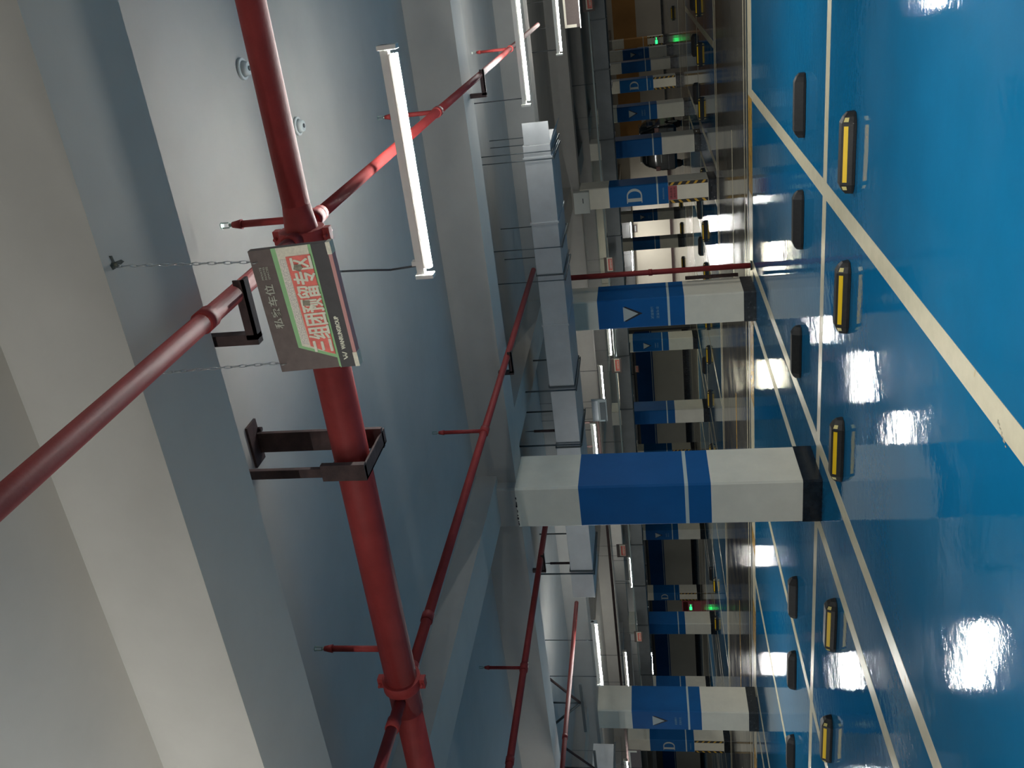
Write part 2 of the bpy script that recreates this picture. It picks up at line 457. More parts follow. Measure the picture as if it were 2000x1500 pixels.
def hazard_mirror():
    if 'hazm' not in cache:
        me = hazard_mesh().copy()
        for v in me.vertices: v.co.x = -v.co.x
        me.flip_normals(); cache['hazm'] = me
    return cache['hazm']
def column(xr, y, kind, label, marble=False, orange=False):
    t = thing('column', (xr-CW/2, y, 0), label, 'column', 'painted concrete columns')
    put('skirting', band_mesh('skm' if marble else 'sk', 0, 0.18, M_MARBLE if marble else M_SKIRT, 0.006), t)
    put('lower_white_band', band_mesh('lw', 0.18, 1.05, M_WHITE), t)
    bm_ = M_ORANGE if orange else M_BLUE
    k = 'o' if orange else 'b'
    put('lower_colour_band', band_mesh(k+'1', 1.05, 1.27, bm_), t)
    put('pale_stripe', band_mesh('st', 1.27, 1.305, M_STRIPE), t)
    put('upper_colour_band', band_mesh(k+'2', 1.305, 2.36, bm_), t)
    top = 3.2 if abs(y-YR[0]) > 0.2 else 3.2
    put('upper_white_band', band_mesh('uw', 2.36, 3.01, M_WHITE), t)
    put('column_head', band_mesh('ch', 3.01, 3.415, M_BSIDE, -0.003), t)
    if kind == 'V':
        a, b, c, d = triangle_meshes()
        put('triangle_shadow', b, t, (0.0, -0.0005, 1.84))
        put('arrow_triangle', a, t, (0.0, 0, 1.86))
        put('lettering', c, t, (0.0, -0.003, 1.535))
        put('lettering', d, t, (0.0, -0.003, 1.455))
    if kind == 'D':
        put('letter', letter_D(), t, (0.0, -0.001, 1.80))
        put('hazard_strip', hazard_mesh(), t, (-CW/2, -0.001, 0))
        put('hazard_strip', hazard_mirror(), t, (CW/2, -0.001, 0))
        if 'tD' not in cache: cache['tD'] = text_mesh('PARKING', 0.04, M_FAINT, 'lettering', 0.0006, fit=(0.26, 0.035))
        put('lettering', cache['tD'], t, (0.0, -0.003, 1.16))
    return t
COLS = [
 (0,0,'P','nearest thick column, plain blue middle, black foot beside the parking lines',0),
 (0,1,'V','column with white triangle and speckled foot, directly beside the red riser pipe',1),
 (0,2,'D','column with large letter D, red notice and hazard strips, across the grey road',0),
 (0,3,'P','plain blue and white column beyond the big letter D column, partly hiding a black car',0),
 (0,4,'V','distant column with white triangle standing on the picture-top side of the black car',0),
 (0,5,'D','small distant letter D column with hazard strips near the orange wall',0),
 (0,6,'P','plain blue distant column on the picture-top side of the small letter D column',0),
 (0,7,'V','farthest small triangle column before the green exit sign',0),
 (1,1,'V','large triangle column at the picture-bottom end of the road edge, black foot',1),
 (1,3,'P','plain column between the nearest column and the riser, across the road',0),
 (1,4,'V','triangle column across the road, just on the picture-bottom side of the red riser column',0),
 (1,6,'P','dim plain column between the two brightly lit wall patches',0),
 (1,7,'V','dim far column on the picture-top side of the brightly lit cream wall patch',0),
 (2,2,'D',"letter D column at the picture's bottom edge, behind the large triangle column",0),
 (2,3,'P','plain column on the picture-bottom side of the small green exit light and red cabinet',0),
 (2,4,'V','dark blue triangle column close on the picture-bottom side of the nearest column',0),
 (2,5,'D','small letter D column glimpsed just on the picture-top side of the nearest column',0),
 (3,4,'P','narrow far column showing just on the picture-top side of the large picture-bottom triangle column',0),
 (3,5,'D','far hazard-striped column directly beside the second green exit light',0),
]
cols = {}
for i, j, k, lab, mb in COLS:
    cols[(i, j)] = column(XC[i], YR[j], k, lab, bool(mb))
cE = column(XC[0], 52.4, 'N', 'farthest orange-banded column carrying the green exit sign by the orange wall', orange=True)
put('hazard_strip', hazard_mesh(), cE, (-CW/2, -0.001, 0)); put('hazard_strip', hazard_mirror(), cE, (CW/2, -0.001, 0))
for k in range(16):        # ragged dark chips where the paint stops at the column head
    a = random.uniform(-0.23, 0.2); b = random.uniform(0.008, 0.035)
    MB().box((a, -0.003, 3.004), (a+b, 0.0, 3.004+random.uniform(0.006, 0.016))).obj('chipped_edge', M_SHADOWP, cols[(0, 0)])
# notice and box on the D column
dcol = cols[(0, 2)]
nt_ = MB().box((-0.155, -0.008, 0.86), (0.155, -0.001, 1.055)).obj('paper_notice', M_NOTICE, dcol)
put('lettering', text_mesh('禁止停车', 0.05, M_SHADOWP, fit=(0.24, 0.05)), nt_, (0, -0.009, 0.99))
put('lettering', text_mesh('请勿占用', 0.05, M_SHADOWP, fit=(0.24, 0.04)), nt_, (0, -0.009, 0.915))
MB().box((-0.27, -0.16, 2.80), (0.22, -0.001, 3.15)).obj('service_box', M_BOX, dcol, bevel=0.006)
MB().box((-0.03, -0.168, 2.93), (0.08, -0.16, 2.95)).obj('box_handle', M_ROD, dcol)

# green exit lights
def exit_sign(loc, label):
    t = thing('exit_sign', loc, label, 'exit sign', 'green exit lights')
    MB().box((-0.2, -0.03, -0.09), (0.2, 0, 0.09)).obj('case', M_BOX, t, bevel=0.004)
    m = MB()      # lit running figure and door
    m.box((-0.17, -0.034, -0.06), (0.03, -0.031, 0.06)); m.box((0.06, -0.034, -0.02), (0.17, -0.031, 0.02))
    m.obj('lit_panel', M_EXIT, t)
    return t
exit_sign((XC[0]-CW/2, 52.39, 0.56), 'green glowing exit sign low on the orange-banded column')
exit_sign((XC[3]-0.24-0.66, 36.2, 0.52), 'green glowing exit light on the red cabinet in the distance')
hc = thing('hydrant_cabinet', (XC[3]-0.90, 36.24, 0), 'red hydrant cabinet on the picture-bottom side of the far hazard-striped column', 'cabinet')
MB().box((-0.33, 0, 0), (0.33, 0.24, 0.95)).obj('cabinet_body', M_NOTICE, hc, bevel=0.01)
MB().box((-0.29, -0.012, 0.66), (0.29, 0, 0.90)).obj('cabinet_door', M_LAMPR, hc)

# ------------------------------------------------------------------ fluorescent lamps
ROD = (-0.45, 0.45)
def lamp(x, y, z, label, L=1.2, warm=False, rods=True, arc=None):
    t = thing('tube_light', (x, y, z), label, 'ceiling light', 'tube lights hanging from the slab')
    MB().box((-L/2, -0.019, 0.0), (L/2, 0.019, 0.045)).obj('housing', M_FIX, t, bevel=0.004)
    m = MB(); n = 10; A = math.radians(TUBE_ARC if arc is None else arc); xa, xb = -L/2+0.045, L/2-0.045    # diffuser: lower arc of a tube
    for k in range(n):
        a0, a1 = -A+2*A*k/n, -A+2*A*(k+1)/n
        p0, p1 = (0.029*math.sin(a0), -0.012-0.029*math.cos(a0)), (0.029*math.sin(a1), -0.012-0.029*math.cos(a1))
        m.poly([(xa,p0[0],p0[1]),(xb,p0[0],p0[1]),(xb,p1[0],p1[1]),(xa,p1[0],p1[1])])
    m.obj('tube', M_TUBEW if warm else (M_TUBEF if 12 < y < 50 else M_TUBE), t)
    MB().box((xa, -0.025, -0.016), (xb, 0.025, 0.0)).obj('tube_tray', M_FIX, t)
    for sx in (-1, 1):
        MB().box((sx*(L/2-0.005)-0.02, -0.03, -0.045), (sx*(L/2-0.005)+0.005, 0.03, 0.055)).obj('end_cap', M_FIX, t, bevel=0.004)
    for dx in ((-L/2+0.05, L/2-0.12) if rods is True else rods):
        MB().tube((dx, 0, 0.045), (dx, 0, ZC-z), 0.006, 8).obj('hanging_rod', M_ROD, t)
    return t
lamp(-0.90, 4.37, 2.70, 'nearest bright tube light behind the hanging private parking sign', 1.19, rods=())
lamp(-0.80, 9.40, 2.70, "second bright tube light, at the picture's top edge beyond the nearest one", 1.24, rods=(-0.55,))
lamp(-0.80, 14.0, 2.70, "third tube light at the picture's top edge, beyond the second one", 1.24, rods=(-0.55,))
lamp(-9.45, 9.95, 2.61, 'bright tube light hanging in the next bay, above the picture-bottom parking stalls', 1.2, rods=(-0.45, 0.25))
lamp(-8.72, 14.5, 2.76, 'short glimpse of tube light beside the top of the nearest column', 1.2, rods=ROD, arc=55)
lamp(-8.75, 17.1, 2.72, 'tube light partly hidden behind the pale hanging board', 1.2, rods=ROD, arc=55)
lamp(-15.3, 30.5, 2.62, 'tube light over the dark blue back wall, below the pale board', 1.25, warm=True, rods=ROD)
lamp(-16.75, 17.1, 2.72, 'small distant tube light on the picture-top side of the large picture-bottom triangle column', 1.2, rods=ROD, arc=55)
lamp(-26.8, 27.7, 2.42, 'tiny far tube light low over the picture-bottom blue wall', 1.2, rods=ROD)
lamp(-9.9, 28.0, 2.50, 'yellowish tube light seen on the picture-top side of the red riser pipe', 1.25, warm=True, rods=ROD)
lamp(-18.0, 14.9, 2.75, "purple-white tube light at the picture's bottom edge behind the letter D column", 1.2, rods=ROD)
lamp(-19.3, 56.3, 2.80, 'picture-bottom tube light washing the far cream wall', 1.5, rods=ROD)
lamp(-17.2, 56.3, 2.75, 'picture-top tube light washing the far cream wall', 1.2, rods=ROD)
for x, y, lab in ((2.6, 0.2, 'added tube light beside the camera, out of the picture past its top edge'),  # unseen lamp added to brighten the near floor and beam
        (-3.0, 0.5, 'tube light near the camera whose glow brightens the corner of the near beam'),
        (-0.84, -0.9, 'added tube light behind the camera to light the face of the parking sign'),  # unseen, added so the sign face is lit from the front
        (7.6, 4.4, 'added tube light one bay past the nearest one, out of the picture top'),  # this and the next two: unseen lamps added for more floor bounce
        (7.6, 9.5, 'added tube light one bay past the second one, out of the picture top'),
        (7.6, 14.5, 'added tube light one bay past the third one, out of the picture top'),
        (-9.75, 4.4, 'tube light out of the picture bottom, over the nearest stalls'),
        (-9.3, 21.3, 'tube light hidden by beams over the far stalls, mirrored beside the riser column'),
        (-18.1, 22.6, 'tube light hidden by beams, mirrored on the floor beyond the nearest column'),
        (-18.0, 9.6, 'tube light out of the picture bottom, one bay past the triangle column'),
        (-22.5, 56.3, 'tube light by the far cream wall hidden behind the riser column'),
        (-26.0, 15.0, 'tube light out of the picture bottom, over the grey road'),
        (-26.0, 33.5, 'tube light over the second road, hidden by beams'),
        (-18.0, 4.4, 'tube light far out of the picture bottom, over the nearest stalls'),
        (-9.0, 33.5, 'tube light over the second road near the black car, hidden by beams'),
        (-0.8, 51.0, 'tube light before the orange wall, hidden behind ducts'),
        (-35.0, 34.0, 'tube light over the second road near the red cabinet, hidden by beams'),
        (-46.0, 36.0, 'last, added tube light over the second road at the picture bottom'),  # added to light the dark end of the back wall
        (-0.8, 33.5, 'tube light over the second road near the picture top, hidden by beams')):
    lamp(x, y, 2.72, lab, 1.5 if y < 1 else 1.2, rods=(-0.2, 0.5) if y < 1 else ROD, arc=42 if y < 1 else (50 if y > 16 else None))
# conduit that carries the nearest lamp
cd = thing('lamp_conduit', (-1.44, 4.37, 2.745), 'dark cable running up from the picture-bottom end of the nearest tube light', 'cable')
MB().path([(0,0,0), (-0.012,0,0.15), (-0.004,0,0.28), (0.0,0,0.42), (0,0,ZC-2.745)], 0.006, 8).obj('cable', M_ROD, cd)
MB().box((0.005, -0.02, -0.045), (0.03, 0.02, 0.02)).obj('cable_box', M_FIX, cd)

# ------------------------------------------------------------------ main fire pipe and branches
ZP = 2.905
mp = thing('fire_main_pipe', (0, 3.33, ZP), 'thick red fire main pipe crossing the view above the tube light', 'pipe')
MB().tube((-14, 0, 0), (-3.55, 0, 0), 0.074, 24).obj('pipe_section', M_RED, mp)
MB().tube((-3.55, 0, 0), (-1.02, 0, 0), 0.083, 24).obj('pipe_section', M_RED, mp)
MB().tube((-0.80, 0, 0), (5, 0, 0), 0.057, 24).obj('pipe_section', M_RED, mp)
MB().tube((-1.02, 0, 0), (-0.80, 0, 0), 0.083, 24, r1=0.057).obj('reducer', M_RED, mp)
def coupling(x, R, par, axis='x', wd=0.06):
    m = MB()
    a, b = (Vector((x-wd/2,0,0)), Vector((x+wd/2,0,0))) if axis == 'x' else (Vector((0,x-wd/2,0)), Vector((0,x+wd/2,0)))
    m.tube(a, b, R+0.018, 24)
    for s_ in (-1, 1):
        if axis == 'x': m.box((x-wd/2, -0.02, s_*(R+0.030)-0.014), (x+wd/2, 0.02, s_*(R+0.030)+0.014)); m.tube((x, -0.045, s_*(R+0.03)), (x, 0.045, s_*(R+0.03)), 0.008, 8)
        else: m.box((s_*(R+0.026)-0.012, x-wd/2, -0.018), (s_*(R+0.026)+0.012, x+wd/2, 0.018))
    return m.obj('coupling', M_RED, par, bevel=0.003)
coupling(-3.36, 0.083, mp); coupling(-0.93, 0.078, mp)
def sprig(par, y, zt, x=0.0, z0=0.03):
    m = MB().tube((x, y, z0), (x, y, zt-0.10), 0.016, 12); m.tube((x, y, zt-0.105), (x, y, zt-0.06), 0.022, 12, r1=0.013)
    s = m.obj('sprinkler_riser', M_RED, par)
    h = MB().tube((x, y, zt-0.06), (x, y, zt-0.045), 0.009, 8)
    h.box((x-0.013, y-0.003, zt-0.045), (x-0.009, y+0.003, zt-0.012)); h.box((x+0.009, y-0.003, zt-0.045), (x+0.013, y+0.003, zt-0.012))
    h.tube((x, y, zt-0.012), (x, y, zt-0.008), 0.015, 10)
    h.obj('sprinkler_head', M_BRASS, s)
sprig(mp, 0.0, 0.44, -3.14, 0.07)
GB = 'red sprinkler branch pipes'
def branch(x, y0, y1, r, label, sprigs=(), joints=()):
    t = thing('sprinkler_branch', (x, 0, ZP), label, 'pipe', GB)
    MB().tube((0, y0, 0), (0, y1, 0), r, 18).obj('pipe_section', M_RED, t)
    for y in sprigs:
        MB().tube((0, y-0.04, 0), (0, y+0.04, 0), r+0.008, 14).obj('tee_fitting', M_RED, t)
        sprig(t, y, 0.44)
    for y in joints: MB().tube((0, y-0.03, 0), (0, y+0.03, 0), r+0.006, 16).obj('coupling', M_RED, t)
    return t
b1a = branch(-0.925, -1.5, 3.25, 0.032, 'red branch pipe coming overhead from the near corner to the main pipe', joints=(2.42, 3.2))
b1b = branch(-0.905, 3.41, 13.2, 0.029, 'red branch pipe leaving the main pipe behind the nearest tube light', sprigs=(3.50, 6.1, 10.1), joints=(3.55,))
b2 = branch(-3.42, 0.5, 3.24, 0.030, "short red branch pipe from the main pipe toward the picture's bottom edge", joints=(3.1,))
b2b = branch(-3.44, 3.40, 9.95, 0.030, 'red branch pipe rising to the duct, meeting the main pipe at its coupling', sprigs=(6.08,), joints=(3.9, 3.5))
b3 = branch(-6.12, 3.40, 9.9, 0.032, 'red branch pipe passing behind the nearest column', sprigs=(6.25,), joints=(5.2,))
b4 = branch(-8.97, 3.40, 10.5, 0.030, 'picture-bottommost thin red branch pipe, in front of the picture-bottom tube light', sprigs=(), joints=(8.0,))

# rusty brackets
def bracket_big(x, y, label):
    t = thing('pipe_bracket', (x, y, ZP), label, 'bracket', 'brown steel pipe brackets')
    zb = -0.118
    for yy, wd, nm in ((-0.16, 0.045, 'near_post'), (0.13, 0.105, 'far_post')):
        MB().box((-wd/2, yy-0.012, zb), (wd/2, yy+0.012, ZC-ZP)).obj('post', M_RUST, t, bevel=0.003)
    MB().box((-0.095, 0.05, ZC-ZP-0.012), (0.12, 0.15, ZC-ZP)).obj('ceiling_plate', M_RUST, t)
    MB().tube((0.06, 0.15, ZC-ZP-0.03), (0.06, 0.15, ZC-ZP-0.012), 0.012, 8).obj('bolt', M_RUST, t)
    m = MB().box((-0.045, -0.17, zb), (0.030, 0.17, zb+0.010)); m.box((-0.045, -0.17, zb), (-0.033, 0.17, zb+0.055))
    m.obj('cross_bar', M_RUST, t, bevel=0.002)
    MB().box((-0.04, -0.175, zb), (0.04, -0.148, 0.085)).obj('side_cheek', M_RUST, t)
    m = MB(); n = 12
    for k in range(n):
        a0, a1 = math.pi*k/n, math.pi*(k+1)/n
        m.tube((-0.05, 0.09*math.cos(a0), 0.09*math.sin(a0)), (-0.05, 0.09*math.cos(a1), 0.09*math.sin(a1)), 0.006, 6)
    m.obj('u_bolt', M_RUST, t)
    return t
bracket_big(-1.97, 3.33, 'large brown channel bracket holding up the thick main pipe')
def bracket_small(x, y, label, sx=-1, zt=ZC-ZP, mt=M_RUST):
    t = thing('pipe_bracket', (x, y, ZP), label, 'bracket', 'brown steel pipe brackets')
    MB().box((sx*0.17-0.02, -0.02, -0.045), (sx*0.17+0.02, 0.02, zt)).obj('post', mt, t, bevel=0.002)
    m = MB().box((-0.17 if sx < 0 else -0.05, -0.02, -0.045), (0.05 if sx < 0 else 0.17, 0.02, -0.034))
    m.box((-0.17 if sx < 0 else -0.05, -0.02, -0.045), (0.05 if sx < 0 else 0.17, -0.014, -0.005)); m.obj('arm', mt, t)
    return t
bracket_small(-0.925, 2.66, 'brown bracket on the overhead branch pipe above the hanging sign')
bracket_small(-0.905, 7.95, 'brown bracket on the branch pipe between the two picture-top tube lights', zt=ZB-ZP)
bracket_small(-3.44, 7.5, 'small brown bracket on the branch pipe under the row beam', sx=-1, zt=ZB-ZP)
bracket_small(-6.12, 7.9, 'small brown bracket on the branch pipe on the picture-bottom side of the nearest column', zt=ZB-ZP)
bracket_small(-8.97, 7.5, 'small brown bracket on the picture-bottommost branch pipe', zt=ZB-ZP)

# riser pipe by the triangle column
rp = thing('riser_pipe', (-4.70, 13.08, 0), 'slim vertical red riser pipe beside the triangle column', 'pipe')
MB().tube((0, 0, 0.0), (0, 0, ZB), 0.042, 16).obj('pipe_section', M_RED, rp)
MB().tube((0, 0, 0.0), (0, 0, 0.03), 0.075, 16).obj('floor_flange', M_SKIRT, rp)
MB().tube((0, 0, 1.5), (0, 0, 1.56), 0.052, 16).obj('pipe_clip', M_RED, rp)
MB().tube((-0.17, 0.10, 0.20), (-0.17, 0.10, 1.0), 0.03, 12).obj('side_pipe', M_RUST, rp)

# smoke detectors
for (x, y, lab) in ((-0.71, 4.80, 'round pale smoke detector on the slab, on the picture-top side of the nearest tube light'),
                    (-0.33, 4.25, 'second pale smoke detector half hidden above the main pipe')):
    t = thing('smoke_detector', (x, y, ZC), lab, 'smoke detector', 'smoke detectors on the slab')
    MB().tube((0, 0, 0), (0, 0, -0.015), 0.052, 20).obj('mounting_base', M_DET, t)
    MB().tube((0, 0, -0.015), (0, 0, -0.042), 0.040, 20, r1=0.030).obj('sensor_cap', M_DET, t)
    MB().tube((0, 0, -0.042), (0, 0, -0.046), 0.012, 12).obj('sensor_dot', M_ROD, t)

# ------------------------------------------------------------------ main air duct
DX0, DX1, DY0, DY1, DZ0, DZ1 = -8.5, -1.97, 10.05, 10.95, 2.565, 2.885
du = thing('air_duct', (DX1, DY0, DZ0), 'large galvanised air duct hanging across the next bay', 'duct')
cuts = [-1.97, -2.12, -2.9, -3.55, -4.22, -5.08, -5.98, -7.05, -8.02, -8.5]
for k, (a, b) in enumerate(zip(cuts[:-1], cuts[1:])):
    m = MB(); dz = 0.004*(k % 2)
    m.box((b-DX1+0.004, 0.0, 0.0-dz), (a-DX1-0.004, DY1-DY0, DZ1-DZ0-dz))
    m.obj('duct_section', M_GALV, du, bevel=0.004)
for c in cuts[1:-1]:
    MB().box((c-DX1-0.010, -0.012, -0.014), (c-DX1+0.010, DY1-DY0+0.012, DZ1-DZ0+0.010)).obj('flange', M_FLANGE if c in (-3.55, -5.08, -5.98, -7.05, -8.02) else M_GALV, du)
m = MB(); m.poly([(0,0.0,0.0),(0.0,0.9,0.0),(0.14,0.9,-0.05),(0.14,0.0,-0.05)]); m.box((0,0,0),(0.25,0.02,0.30)); m.obj('open_end_flap', M_GALV, du)
for i, xh in enumerate((-2.05, -2.14, -3.2, -3.62, -5.12, -5.93, -7.0, -8.05)):
    t = thing('duct_hanger', (xh, DY0-0.03, DZ0-0.03), 'dark steel hanger with two rods carrying the air duct, number ' + ('one','two','three','four','five','six','seven','eight')[i] + ' from its open end', 'hanger', 'steel hangers under the air duct')
    big = i in (4, 5, 7)
    MB().box((-0.02 if big else -0.012, 0, 0), (0.02 if big else 0.012, DY1-DY0+0.06, 0.012)).obj('cross_bar', M_FLANGE, t)
    for yy in (0.005, DY1-DY0+0.05):
        MB().tube((0, yy, 0.0), (0, yy, ZC-DZ0+0.03), 0.011 if big else 0.006, 6).obj('rod', M_FLANGE, t)
for x, lab in ((-5.75, 'dark red upright sprinkler standing above the duct, nearer one'), (-7.92, 'dark red upright sprinkler above the duct, picture-bottom one')):
    t = thing('upright_sprinkler', (x, DY0+0.05, DZ1), lab, 'sprinkler', 'upright sprinklers on the air duct')
    MB().tube((0, 0, 0), (0, 0, 0.28), 0.018, 10).obj('riser', M_RUST, t)
    MB().tube((0, 0, 0.28), (0, 0, 0.40), 0.010, 8, r1=0.003).obj('head', M_ROD, t)

# second, distant duct; light on its top flange painted as a pale tube
d2 = thing('distant_duct', (0, 21.2, 2.22), 'long distant galvanised duct running above the far stalls', 'duct')
xs = [8, 5.5, 3, 0.5, -1.5, -2.6, -4.2, -5.6, -6.6, -7.6, -8.6, -9.9, -11.5, -13, -14.5, -16, -17.5, -19, -21, -23]
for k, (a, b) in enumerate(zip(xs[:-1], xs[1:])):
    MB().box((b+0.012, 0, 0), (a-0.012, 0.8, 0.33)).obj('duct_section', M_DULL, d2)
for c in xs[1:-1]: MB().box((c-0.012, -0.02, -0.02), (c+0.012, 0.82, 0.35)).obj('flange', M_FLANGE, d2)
MB().tube((8, -0.04, 0.37), (-23, -0.04, 0.37), 0.022, 8).obj('flange_highlight', M_STRIPE, d2)
for c in (2, -3, -8, -13, -18, -22.5):
    MB().tube((c, 0.84, 0.0), (c, 0.84, ZC-2.22), 0.008, 6).obj('rod', M_FLANGE, d2)
    MB().box((c-0.02, -0.04, -0.035), (c+0.02, 0.86, -0.015)).obj('cross_bar', M_FLANGE, d2)
# third duct by the blue wall
d3 = thing('back_wall_duct', (-18, 40.5, 2.72), 'dim duct hanging in front of the dark blue back wall', 'duct')
for k in range(12): MB().box((-2.0*k-1.95, 0, 0), (-2.0*k, 0.6, 0.34)).obj('duct_section', M_DULL, d3)
for k in range(5): MB().tube((-4.5*k-1.0, 0.3, 0.34), (-4.5*k-1.0, 0.3, ZC-2.72), 0.01, 6).obj('rod', M_FLANGE, d3)
# thin cross pipes and frames in the left bays
fp = thing('distant_fire_pipe', (-22, 15.3, 2.95), 'thin dark red lateral pipe behind the picture-bottom triangle column', 'pipe')
MB().tube((-8, 0, 0), (3.0, 0, 0), 0.06, 12).obj('pipe_section', M_RED, fp)
MB().box((2.8, -0.02, 0), (2.84, 0.02, ZC-2.95)).obj('rod', M_FLANGE, fp)
MB().box((-6, -0.02, 0), (-5.96, 0.02, ZC-2.95)).obj('rod', M_FLANGE, fp)
fp2 = thing('distant_fire_pipe', (-8.3, 15.2, 2.72), 'thin dark pipe beside the small tube light near the column top', 'pipe')
MB().tube((0, 0, 0), (-9.5, 0.0, 0), 0.028, 10).obj('pipe_section', M_RUST, fp2)
for c in (-0.2, -0.75): MB().tube((c, 0, 0), (c, 0, ZC-2.72), 0.022, 8).obj('rod', M_RUST, fp2)
def brace(x, y, h, label, red=False):
    t = thing('seismic_brace', (x, y, ZC-h), label, 'brace', 'dark steel braces in the bay at the picture bottom')
    MB().tube((0, 0, 0), (0, 0, h), 0.014, 8).obj('rod', M_FLANGE, t)
    MB().tube((0, 0, 0.01), (-0.45, 0, h), 0.020, 8).obj('strut', M_RUST if red else M_FLANGE, t)
    MB().tube((0, 0, 0.01), (0.50, 0, h), 0.020, 8).obj('strut', M_RUST, t)
    MB().box((-0.6, -0.02, -0.04), (0.4, 0.02, 0.0)).obj('rail', M_FLANGE, t)
brace(-10.7, 10.2, 0.45, 'fan-shaped dark brace on the picture-bottom side of the picture-bottom tube light')
brace(-12.6, 10.6, 0.5, "dark brace frame near the picture's bottom edge", True)
ld = thing('left_duct', (-12.7, 10.7, 2.62), 'pale galvanised duct in the bay at the picture bottom, above the triangle column', 'duct')
for k in range(4): MB().box((-1.25*k-1.24, 0, 0), (-1.25*k, 0.5, 0.36)).obj('duct_section', M_GALV, ld, bevel=0.004)
for k in (0, 2, 4):
    MB().tube((-1.25*k, -0.02, -0.02), (-1.25*k, -0.02, ZC-2.62), 0.007, 6).obj('rod', M_FLANGE, ld)
    MB().box((-1.25*k-0.015, -0.03, -0.03), (-1.25*k+0.015, 0.53, -0.01)).obj('cross_bar', M_FLANGE, ld)

# ------------------------------------------------------------------ hanging signs
def chain(par, p, q, link=0.017):
    p, q = Vector(p), Vector(q); d = q-p; n = max(4, int(d.length/(link*1.45))); d.normalize()
    a = d.cross(Vector((0, 1, 0))).normalized(); b = d.cross(a).normalized(); m = MB()
    for k in range(n):
        m.torus(p.lerp(q, (k+0.5)/n), d, a if k % 2 else b, (q-p).length/n*0.70, 0.0045, 0.0013, 8, 4)
    return m.obj('chain', M_CHAIN, par)
SW, SH = 0.385, 0.25
sgn = thing('parking_sign', (-0.825, 2.20, 2.361), 'nearest hanging private parking sign, red panel with white characters', 'sign')
# board pieces, local x across, z up; slight tilt as it hangs
sgn.rotation_euler = (0, math.radians(-2.2), 0)
sgn.scale = (0.97, 1, 0.925)
MB().box((-SW/2, 0, 0), (SW/2, 0.022, SH)).obj('board', M_BROWNB, sgn, bevel=0.0015)
def panel(pts, m, name, y):
    mb = MB(); t_ = 0.0012
    mb.poly([(x, y-t_, z) for x, z in pts])
    for k in range(len(pts)):
        a, b = pts[k], pts[(k+1) % len(pts)]
        mb.poly([(a[0], y, a[1]), (b[0], y, b[1]), (b[0], y-t_, b[1]), (a[0], y-t_, a[1])])
    return mb.obj(name, m, sgn)
L_, R_ = -SW/2, SW/2
panel([(L_+0.003, 0.055), (L_+0.032, 0.055), (L_+0.075, 0.172), (R_, 0.176), (R_, 0.160), (R_, 0.050), (L_+0.003, 0.050)], M_GREEN, 'green_panel', 0.0)
panel([(L_+0.045, 0.060), (L_+0.080, 0.158), (R_, 0.160), (R_, 0.058)], M_CREAM, 'reflective_panel', -0.0012)
panel([(L_+0.082, 0.134), (L_+0.086, 0.156), (R_-0.035, 0.157), (R_-0.035, 0.135)], M_GLITTER, 'reflective_strip', -0.0024)
panel([(L_+0.045, 0.056), (L_+0.052, 0.078), (L_+0.078, 0.130), (R_-0.028, 0.134), (R_-0.028, 0.056)], M_SRED, 'red_panel', -0.0026)
MB().box((L_, -0.003, 0.0), (R_, 0.0, 0.0480)).obj('bottom_strip', M_SDARK, sgn)
MB().box((L_, -0.0035, 0.0480), (R_, 0.0, 0.0508)).obj('green_line', M_GREEN, sgn)
MB().box((L_, -0.004, -0.012), (R_, 0.024, 0.0)).obj('bottom_rail', M_SPINK, sgn, bevel=0.001)
MB().box((L_, -0.005, -0.013), (L_+0.045, 0.0245, 0.001)).obj('rail_end', M_CREAM, sgn)
MB().box((R_-0.035, -0.005, -0.013), (R_+0.001, 0.0245, 0.001)).obj('rail_end', M_CREAM, sgn)
put('lettering', text_mesh('三组团预留专区', 0.05, M_TEXT, bold=0.0004, fit=(0.296, 0.072), heavy=0.0010), sgn, (0.012, -0.0045, 0.090))
put('lettering', text_mesh('私家车位', 0.03, M_TEXTD, bold=0.0004, fit=(0.138, 0.030)), sgn, (0.018, -0.001, 0.213))
for k, wd in enumerate(('PRIVATE', 'PARKING', 'SPACES')):
    put('lettering', text_mesh(wd, 0.01, M_TEXTD, bold=0.0001, fit=(0.038, 0.0065)), sgn, (0.122, -0.001, 0.224-k*0.0105))
put('lettering', text_mesh('WANRUNGROUP', 0.02, M_TEXT, bold=0.0003, fit=(0.105, 0.013), heavy=0.0004), sgn, (-0.082, -0.0035, 0.026))
mb = MB()
for (xa, za, xb, zb2) in ((-0.010, 0.008, -0.003, -0.008), (-0.003, -0.008, 0.003, 0.008), (0.0, 0.008, 0.007, -0.008), (0.007, -0.008, 0.013, 0.008)):
    mb.poly([(xa-0.0018, -0.004, za), (xa+0.0018, -0.004, za), (xb+0.0018, -0.004, zb2), (xb-0.0018, -0.004, zb2)])
mb.obj('logo', M_TEXT, sgn, (-0.157, 0, 0.026))
panel([(0.118, 0.100), (0.126, 0.118), (0.140, 0.112), (0.138, 0.092), (0.128, 0.088)], M_WORN, 'worn_patch', -0.0052)
panel([(0.012, 0.096), (0.014, 0.118), (0.030, 0.116), (0.028, 0.094)], M_WORN, 'worn_patch', -0.0052)
ch1 = chain(sgn, (0.157, 0.008, 0.236), (0.160+0.035, 0.003, 0.702-0.008))
ch2 = chain(sgn, (-0.165, 0.008, 0.236), (-0.171+0.012, 0.003, 0.702-0.002))
for x in (0.157, -0.165):
    MB().torus((x, 0.004, 0.236), (0, 0, 1), (0, 1, 0), 0.010, 0.012, 0.0016, 12, 5).obj('split_ring', M_CHAIN, sgn)
